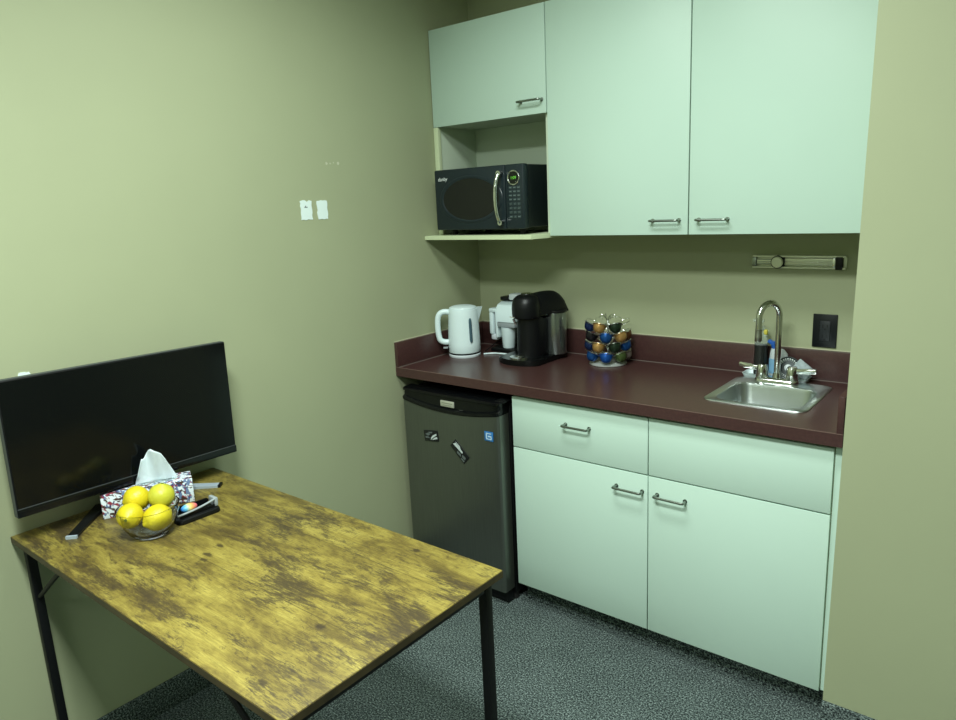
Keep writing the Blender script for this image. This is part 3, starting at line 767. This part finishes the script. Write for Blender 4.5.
b = MB(); b.box(hc[0]-.036,hc[0]-.004,hc[1]-.0590,hc[1]-.0565,1.1075,1.1105,rot=Matrix.Rotation(-.32,3,'Z'),piv=(hc[0],hc[1],1.11)); b.build('lettering_strip', 'badge', hd)
# arm arching back over the tank
b = MB(); L = []
for i in range(13):
    u_ = i/12; yy = -.245+u_*.165; top_ = 1.115+(.078+.010*math.sin(PI*u_))*(1-max(0, (u_-.72)/.285)**2.2)**.5; bot = 1.112
    w_ = .047+.006*math.sin(PI*u_)-.004*u_; xc = .447+.048*u_; ring = []
    for k in range(17):
        a = PI*k/16; ring.append((xc+w_*math.cos(a), yy, bot+(top_-bot)*max(0, math.sin(a))**.62))
    L.append(ring)
b.loft(L, True, True); b.build('arm', 'soft_black', t)
b = MB(); b.cyl((.408,-.282,1.075),(.405,-.292,1.098),.004,.006); b.build('nozzle', 'chrome', t)
b = MB(); b.lathe([(0,.9385),(.044,.9385),(.045,.942),(.045,1.108),(.044,1.112),(0,1.112)], (.508,-.135,0), 40, closed_ends=False); b.build('water_tank', 'tank_silver', t)
b = MB(); b.lathe([(0,1.1125),(.046,1.1125),(.047,1.116),(.046,1.122),(0,1.123)], (.508,-.135,0), 40, closed_ends=False); b.build('tank_lid', 'black_plastic', t)
b = MB(); b.prism([(.3945,-.200),(.3945,-.09),(.352,-.09),(.346,-.15),(.352,-.200)], 'z', .9385, 1.05, .004); b.build('capsule_bin', 'black_tank', t)

# ------------------------------------------------------------------ pod carousel
RX, RY, RZ = .748, -.123, .914
t = thing('pod_carousel', 'round chrome wire carousel of coffee pods by the backsplash', 'pod rack', (RX,RY,RZ))
b = MB(); b.lathe([(0,0),(.072,0),(.075,.002),(.075,.006),(.068,.010),(.02,.013),(0,.013)], (RX,RY,RZ), 40, closed_ends=False); b.build('base', 'silver_disc', t)
b = MB(); b.cyl((RX,RY,RZ+.013),(RX,RY,RZ+.178),.0045); b.build('post', 'chrome', t)
fwd_a = math.atan2(-.87, .48)                   # azimuth towards the viewer
RP = .066; TILT = rad(27)
tiers = [.049,.089,.129,.168]
def pod_frame(theta, zc):
    a = fwd_a + theta                            # clockwise to the right as seen from the front
    rdir = Vector((math.cos(a), math.sin(a), 0))
    p = Vector((RX,RY,RZ+zc)) + rdir*RP
    nrm = (Vector((0,0,1))*math.cos(TILT) - rdir*math.sin(TILT)).normalized()   # lid faces up and inwards
    q = nrm.to_track_quat('Z', 'Y').to_matrix().to_4x4()
    return p, q
for zc in tiers:
    b = MB()
    for k in range(8):
        p, q = pod_frame(2*PI*k/8+.12*tiers.index(zc), zc)
        ring = [p + q.to_3x3() @ Vector((.0268*math.cos(2*PI*i/20), .0268*math.sin(2*PI*i/20), -.0030)) for i in range(20)]
        b.tube(ring, .0011, 6, closed=True)
        b.tube([(RX,RY,RZ+zc-.030), p + q.to_3x3() @ Vector((0,0,-.0345))*0 + (Vector((RX,RY,RZ+zc-.012))-p)*.58], .0012, 6)
    hoop = [(RX+.030*math.cos(2*PI*i/28), RY+.030*math.sin(2*PI*i/28), RZ+zc-.012) for i in range(28)]
    b.tube(hoop, .0013, 6, closed=True)
    b.build('wire_tier', 'chrome', t)
b = MB()
for k in range(6):
    a = 2*PI*k/6+.3
    b.tube([(RX,RY,RZ+.172)]+bez((RX+.008*math.cos(a),RY+.008*math.sin(a),RZ+.184),(RX+.02*math.cos(a),RY+.02*math.sin(a),RZ+.205),(RX+.034*math.cos(a),RY+.034*math.sin(a),RZ+.205),(RX+.032*math.cos(a),RY+.032*math.sin(a),RZ+.184),8), .0011, 6)
b.build('wire_top', 'chrome', t)
b = MB(); prof = [(0,-.0335),(.008,-.033),(.015,-.0295),(.0205,-.0225),(.0238,-.013),(.0252,-.003),(.0285,-.0016),(.0285,0)]
b.lathe(prof, (0,0,0), 28, closed_ends=False); bmesh.ops.recalc_face_normals(b.bm, faces=b.bm.faces)
pod_me = {}
base_me = bpy.data.meshes.new('dome'); b.bm.to_mesh(base_me); b.bm.free()
for p_ in base_me.polygons: p_.use_smooth = True
base_me.set_sharp_from_angle(angle=rad(40))
b = MB(); b.lathe([(0,.0002),(.0284,.0002),(.0284,.0007),(0,.0012)], (0,0,0), 28, closed_ends=False); lid_me = bpy.data.meshes.new('foil_lid'); b.bm.to_mesh(lid_me); b.bm.free(); lid_me.materials.append(M['foil'])
def pod(colour, theta, zc, label):
    if colour not in pod_me:
        m_ = base_me.copy(); m_.materials.append(M['pod_'+colour]); pod_me[colour] = m_
    p, q = pod_frame(theta, zc)
    r = bpy.data.objects.new('coffee_pod', None); C.objects.link(r); r.empty_display_size = .02
    r.location = p; r.rotation_euler = q.to_euler(); tag(r, label, 'coffee pod', 'coffee pods on the carousel')
    for nm, me in (('dome', pod_me[colour]), ('foil_lid', lid_me)):
        c = bpy.data.objects.new(nm, me); C.objects.link(c); c.parent = r
D_ = rad
T1, T2, T3, T4 = tiers
for col, th, z, lb in [
    ('navy', -76, T4, 'navy blue coffee pod at the left end of the carousel top tier'),
    ('gold', -28, T4, 'gold coffee pod in the carousel top tier, between navy and dark green pods'),
    ('dark green', 24, T4, 'dark green coffee pod at the right end of the carousel top tier'),
    ('black', -66, T3, 'black coffee pod at the left end of the second tier from the top'),
    ('blue', -6, T3, 'blue coffee pod in the middle of the second tier from the top'),
    ('gold', 44, T3, 'gold coffee pod right of the blue one in the second tier from the top'),
    ('brown', 92, T3, 'dark brown coffee pod at the right end of the second tier from the top'),
    ('navy', -82, T2, 'navy coffee pod at the left end of the third tier from the top'),
    ('gold', -32, T2, 'gold coffee pod second from left in the third tier from the top'),
    ('dark green', 22, T2, 'dark green coffee pod beside the gold one in the third tier from the top'),
    ('blue', 72, T2, 'blue coffee pod at the right end of the third tier from the top'),
    ('blue', -60, T1, 'blue coffee pod at the left end of the bottom tier'),
    ('bright blue', -6, T1, 'bright blue coffee pod facing front in the bottom tier'),
    ('olive green', 44, T1, 'olive green coffee pod right of the bright blue one in the bottom tier'),
    ('silver', 94, T1, 'silver brown coffee pod at the right end of the bottom tier')]:
    pod(col, D_(th), z, lb)

# ------------------------------------------------------------------ table
TZ = .752; TX0, TX1, TY0, TY1 = .003, 1.212, -2.064, -1.460
t = thing('table', 'rustic brown wood-top table with black metal legs against the left wall', 'table', (.6,-1.76,0))
bx('tabletop', 'wood', TX0,TX1,TY0,TY1,TZ-.018,TZ,.0015, t)
bx('edge_band', 'wood_edge', TX0,TX1,TY0-.0007,TY0+.0002,TZ-.018,TZ-.0022,0,t)
bx('edge_band', 'wood_edge', TX1-.0002,TX1+.0007,TY0,TY1,TZ-.018,TZ-.0022,0,t)
for (x, y) in ((.027,TY0+.030),(.027,TY1-.030),(TX1-.030,TY0+.030),(TX1-.030,TY1-.030)):
    bx('leg', 'black_metal', x-.0115,x+.0115,y-.0115,y+.0115,.006,TZ-.0185,.002, t)
for x in (.027, TX1-.030):
    bx('end_rail', 'black_metal', x-.012,x+.012,TY0+.046,TY1-.046,TZ-.043,TZ-.0185,.002, t)
for y in (TY0+.030, TY1-.030):
    bx('side_rail', 'black_metal', .043,TX1-.046,y-.010,y+.010,TZ-.030,TZ-.0185,.001, t)
    for s_, x in ((1,.041),(-1,TX1-.044)) if y < -1.8 else ():
        b = MB(); b.tube(bez((x,y,.572),(x+s_*.045,y,.600),(x+s_*.130,y,.668),(x+s_*.215,y,TZ-.0315),8), .0065, 8); b.build('corner_brace', 'black_metal', t)
for (x, y) in ((.027,TY0+.030),(.027,TY1-.030),(TX1-.030,TY0+.030),(TX1-.030,TY1-.030)):
    b = MB(); b.cyl((x,y,0),(x,y,.0065),.013); b.build('foot_pad', 'rubber', t)

# ------------------------------------------------------------------ monitor
MYc = -1.7535
t = thing('monitor', 'large black computer monitor standing on the table against the left wall', 'monitor', (.03,MYc,TZ))
TL = rad(0.4); RL = rad(1.1)
# panel built upright at x=0 (front towards +x), then tilted back about its lower edge and moved in place
PX, PZ = .118, .828; PW, PH = .634, .362
def place(b):
    bmesh.ops.rotate(b.bm, verts=b.bm.verts, cent=(0,0,0), matrix=Matrix.Rotation(-TL, 3, 'Y'))
    bmesh.ops.rotate(b.bm, verts=b.bm.verts, cent=(0,0,0), matrix=Matrix.Rotation(-RL, 3, 'X'))
    bmesh.ops.translate(b.bm, vec=(PX,MYc,PZ), verts=b.bm.verts)
b = MB(); b.box(-.022,0,-PW/2,PW/2,0,PH,.003); b.box(-.040,-.020,-PW*.33,PW*.33,.05,PH*.72,.008); place(b); pn = b.build('panel', 'black_plastic', t)
b = MB(); b.box(0,.0012,-PW/2+.004,PW/2-.004,.026,PH-.004); place(b); b.build('screen', 'screen', pn, smooth=False)
b = MB(); b.box(0,.0022,-PW/2,PW/2,.0015,.023,.0006); place(b); ch = b.build('chin', 'black_gloss', pn)
b = MB(); b.box(0,.0026,-PW/2+.002,PW/2-.002,.0232,.0252); place(b); b.build('chin_seam', 'trim_grey', pn, smooth=False)
b = MB(); b.box(-.022,-.001,-PW/2-.0006,-PW/2+.0004,.003,PH-.003); b.box(-.022,-.001,-PW/2+.003,PW/2-.003,PH-.0004,PH+.0008); place(b); b.build('edge_trim', 'trim_grey', pn, smooth=False)
b = MB(); b.prism([(.012,TZ+.010),(.034,TZ+.010),(.058,.95),(.075,1.00),(.052,1.00),(.030,.95)], 'y', MYc-.030, MYc+.030, .002); b.build('stand_neck', 'black_plastic', t)
bx('stand_base', 'black_plastic', .008,.040,MYc-.085,MYc+.075,TZ+.0002,TZ+.011,.002, t)
def foot(p0, p1, tipm):
    b = MB(); p0 = Vector(p0); p1 = Vector(p1); dd = (p1-p0).normalized(); s = Vector((-dd.y, dd.x, 0))*.015
    lo = [p0-s, p1-s*.9, p1+s*.9, p0+s]
    b.loft([[(q.x,q.y,TZ+.0002) for q in lo], [(q.x,q.y,TZ+(.013 if i in (0,3) else .006)) for i, q in enumerate(lo)]], True, True)
    o = b.build('foot', 'silver_plastic' if tipm else 'black_plastic', t, smooth=False)  # light and shade set as colour: lit foot silver, shaded foot black
    b = MB(); q0 = p1-dd*.006; s2 = s*.95
    lo = [q0-s2, p1-s2+dd*.002, p1+s2+dd*.002, q0+s2]
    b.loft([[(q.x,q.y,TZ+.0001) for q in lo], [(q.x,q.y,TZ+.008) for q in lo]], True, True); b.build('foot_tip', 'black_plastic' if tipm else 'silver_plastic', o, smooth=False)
    return o
foot((.024,-1.833,0), (.165,-1.973,0), False)['label'] = 'foot coloured dark for its shaded side'
foot((.024,-1.680,0), (.176,-1.538,0), True)['label'] = 'silver foot coloured bright as if lit'

# ------------------------------------------------------------------ tissue box
bA = math.atan2(.223, .105)
bc = Vector((.1655,-1.7575,0)) + Vector((-.905,.425,0))*.038
t = thing('tissue_box', 'patterned white tissue box with a tissue sticking out, in front of the monitor', 'tissue box', (bc.x,bc.y,TZ), bA)
b = MB(); b.box(-.121,.121,-.038,.038,.0003,.071,.0015); bo = b.build('box', 'tissue_box', t, local=True)
b = MB(); L = []
b.prism([(-.055+.0*i, 0) for i in range(0)] or [(.029+.058*math.cos(2*PI*i/24), -.004+.016*math.sin(2*PI*i/24)) for i in range(24)], 'z', .0711, .0716); b.build('slot_film', 'clear_plastic', t, local=True)
b = MB(); nu, nv = 25, 15; grid = []
topc = [(-1,.30),(-.88,.52),(-.66,.80),(-.54,.75),(-.38,.86),(-.12,1.0),(.04,.965),(.25,.92),(.48,.85),(.68,.68),(.86,.45),(1,.25)]
def topf(u):
    for (a, ha), (c_, hb) in zip(topc, topc[1:]):
        if a <= u <= c_: return ha+(hb-ha)*(u-a)/(c_-a)
    return .3
rows_ = []
for j in range(nv):
    v = j/(nv-1); row = []
    for i in range(nu):
        u = -1+2*i/(nu-1); h = topf(u)*.108
        wd = .056*(1-.16*v**1.5)
        x = u*wd + .027
        z = .0715 + h*v*(1-.12*abs(u)*v)
        y = -.005 - .016*v - .010*math.sin(u*4.2+.6)*v - .005*math.sin(u*9+1.3)*v**.7
        row.append(b.bm.verts.new((x,y,z)))
    rows_.append(row)
for A, B in zip(rows_, rows_[1:]):
    for i in range(nu-1): b.bm.faces.new((A[i],A[i+1],B[i+1],B[i]))
o = b.build('tissue', 'tissue', t, local=True, angle=60)
sm = o.modifiers.new('thickness', 'SOLIDIFY'); sm.thickness = .0012

# ------------------------------------------------------------------ bowl of lemons
BX, BY = .320, -1.832
t = thing('glass_bowl', 'clear glass bowl holding lemons on the wood table', 'bowl', (BX,BY,TZ))
b = MB()
outer = [(0,.0005),(.041,.0005),(.045,.003),(.056,.015),(.067,.036),(.075,.058),(.078,.078),(.0778,.0805)]
inner = [(.0753,.0805),(.0747,.077),(.072,.058),(.064,.037),(.053,.018),(.043,.0095),(.03,.008),(0,.008)]
b.lathe(outer+inner, (0,0,0), 56, closed_ends=False); b.build('bowl_shell', 'glass', t, local=True)
def lemon(loc, axis, L_, R_, m, label, stem=True):
    t = thing('lemon', label, 'lemon', (0,0,0), group='lemons in the glass bowl')
    q = Vector(axis).normalized().to_track_quat('Z', 'Y')
    t.location = loc; t.rotation_euler = q.to_euler()
    h = L_/2; prof = [(0,-h),(R_*.13,-h*.985),(R_*.20,-h*.93),(R_*.34,-h*.86)]
    for i in range(1, 12):
        a = -PI/2+.42+(PI-.84)*i/12; prof.append((R_*math.cos(a)**.9, h*.86*math.sin(a)/math.sin(PI/2-.28)))
    prof += [(R_*.34,h*.86),(R_*.22,h*.93),(R_*.14,h*.985),(0,h)]
    b = MB(); b.lathe(prof, (0,0,0), 32, closed_ends=False); b.build('fruit', m, t, local=True, angle=80)
    b = MB(); b.lathe([(0,-.002),(R_*.13,-.002),(R_*.11,.0015),(0,.002)], (0,0,h-.0005), 12, closed_ends=False); b.build('stem_end', 'lemon_end', t, local=True)
def in_bowl(right, back, z): return (BX+right*.398-back*.918, BY+right*.918+back*.398, TZ+z)
lemon(in_bowl(-.0440,-.010,.0665), (.75,-.62,.10), .078, .0325, 'lemon', 'lemon at lower left of the glass bowl, its dark stem end facing out')
lemon(in_bowl(.0190,-.022,.0500), (.10,.95,.22), .080, .0345, 'lemon', 'lemon lying sideways at lower right of the glass bowl')
lemon(in_bowl(-.0230,.046,.0890), (.3,.9,.1), .072, .0340, 'lemon', 'lemon resting on top at upper left in the bowl')
lemon(in_bowl(.0370,.028,.0890), (.2,.1,.97), .074, .0340, 'lemon_green', 'greenish yellow lemon on top at upper right in the bowl, end pointing up')

# ------------------------------------------------------------------ tape dispenser
tA = math.atan2(.124, .004)-PI/2
t = thing('tape_dispenser', 'black desk tape dispenser with grey rail and rainbow coloured roll beside the lemons', 'tape dispenser', (.312,-1.703,TZ), tA)
b = MB(); b.loft([rrect(-.030,.036,-.062,.062,.014,.0004), rrect(-.031,.037,-.063,.063,.014,.004), rrect(-.029,.035,-.061,.061,.013,.012), rrect(-.026,.032,-.058,.058,.012,.014)], True, True); b.build('base', 'black_plastic', t, local=True)
b = MB(); b.prism([(-.060,.014),(.050,.014),(.056,.024),(.050,.030),(.020,.030),(-.035,.034),(-.058,.030)], 'x', -.024, -.019, .001); b.prism([(-.054,.014),(.050,.014),(.052,.022),(.0,.020),(-.050,.020)], 'x', .018, .023, .001); b.build('side_wall', 'soft_black', t, local=True)
b = MB(); b.tube(bez((.026,-.060,.026),(.026,-.02,.026),(.025,.02,.030),(.022,.056,.038),10), .0035, 8, flat=.8); b.box(-.010,.026,.050,.060,.016,.040,.002); b.build('cutter_rail', 'grey_plastic', t, local=True)
Mr = Matrix.Translation((.0,-.016,.026)) @ Matrix.Rotation(rad(78), 4, 'Y')
b = MB(); b.sphere((0,0,0), .024, (.55,1,.5)); o = b.build('roll', 'rainbow', t, local=True); o.location = (.0,-.014,.029)

# ------------------------------------------------------------------ light
def area(name, loc, sx, sy, power, col=(.90,1.,.93), rot=(0,0,0), spread=180):
    l = bpy.data.lights.new(name, 'AREA'); l.shape = 'RECTANGLE'; l.size = sx; l.size_y = sy; l.energy = power; l.color = col; l.spread = rad(spread)
    o = bpy.data.objects.new(name, l); C.objects.link(o); o.location = loc; o.rotation_euler = rot; return o
area('ceiling_area_light', (1.1,-1.38,ZC-.01), 0.9, 0.35, 12.5, spread=165)
area('ceiling_area_light', (1.5,-2.42,ZC-.01), 0.9, 0.3, 38, spread=160)
area('ceiling_area_light', (1.2,-4.4,ZC-.01), 1.2, 0.6, 18, spread=165)  # unseen rear lamp, added as fill for low and shadowed parts
w = bpy.data.worlds.new('world'); bpy.context.scene.world = w; w.use_nodes = True
w.node_tree.nodes['Background'].inputs[0].default_value = (.8,1,.95,1); w.node_tree.nodes['Background'].inputs[1].default_value = .02
vs = bpy.context.scene.view_settings
vs.view_transform = 'Standard'; vs.look = 'None'; vs.exposure = 1.0; vs.gamma = 1; vs.use_curve_mapping = False
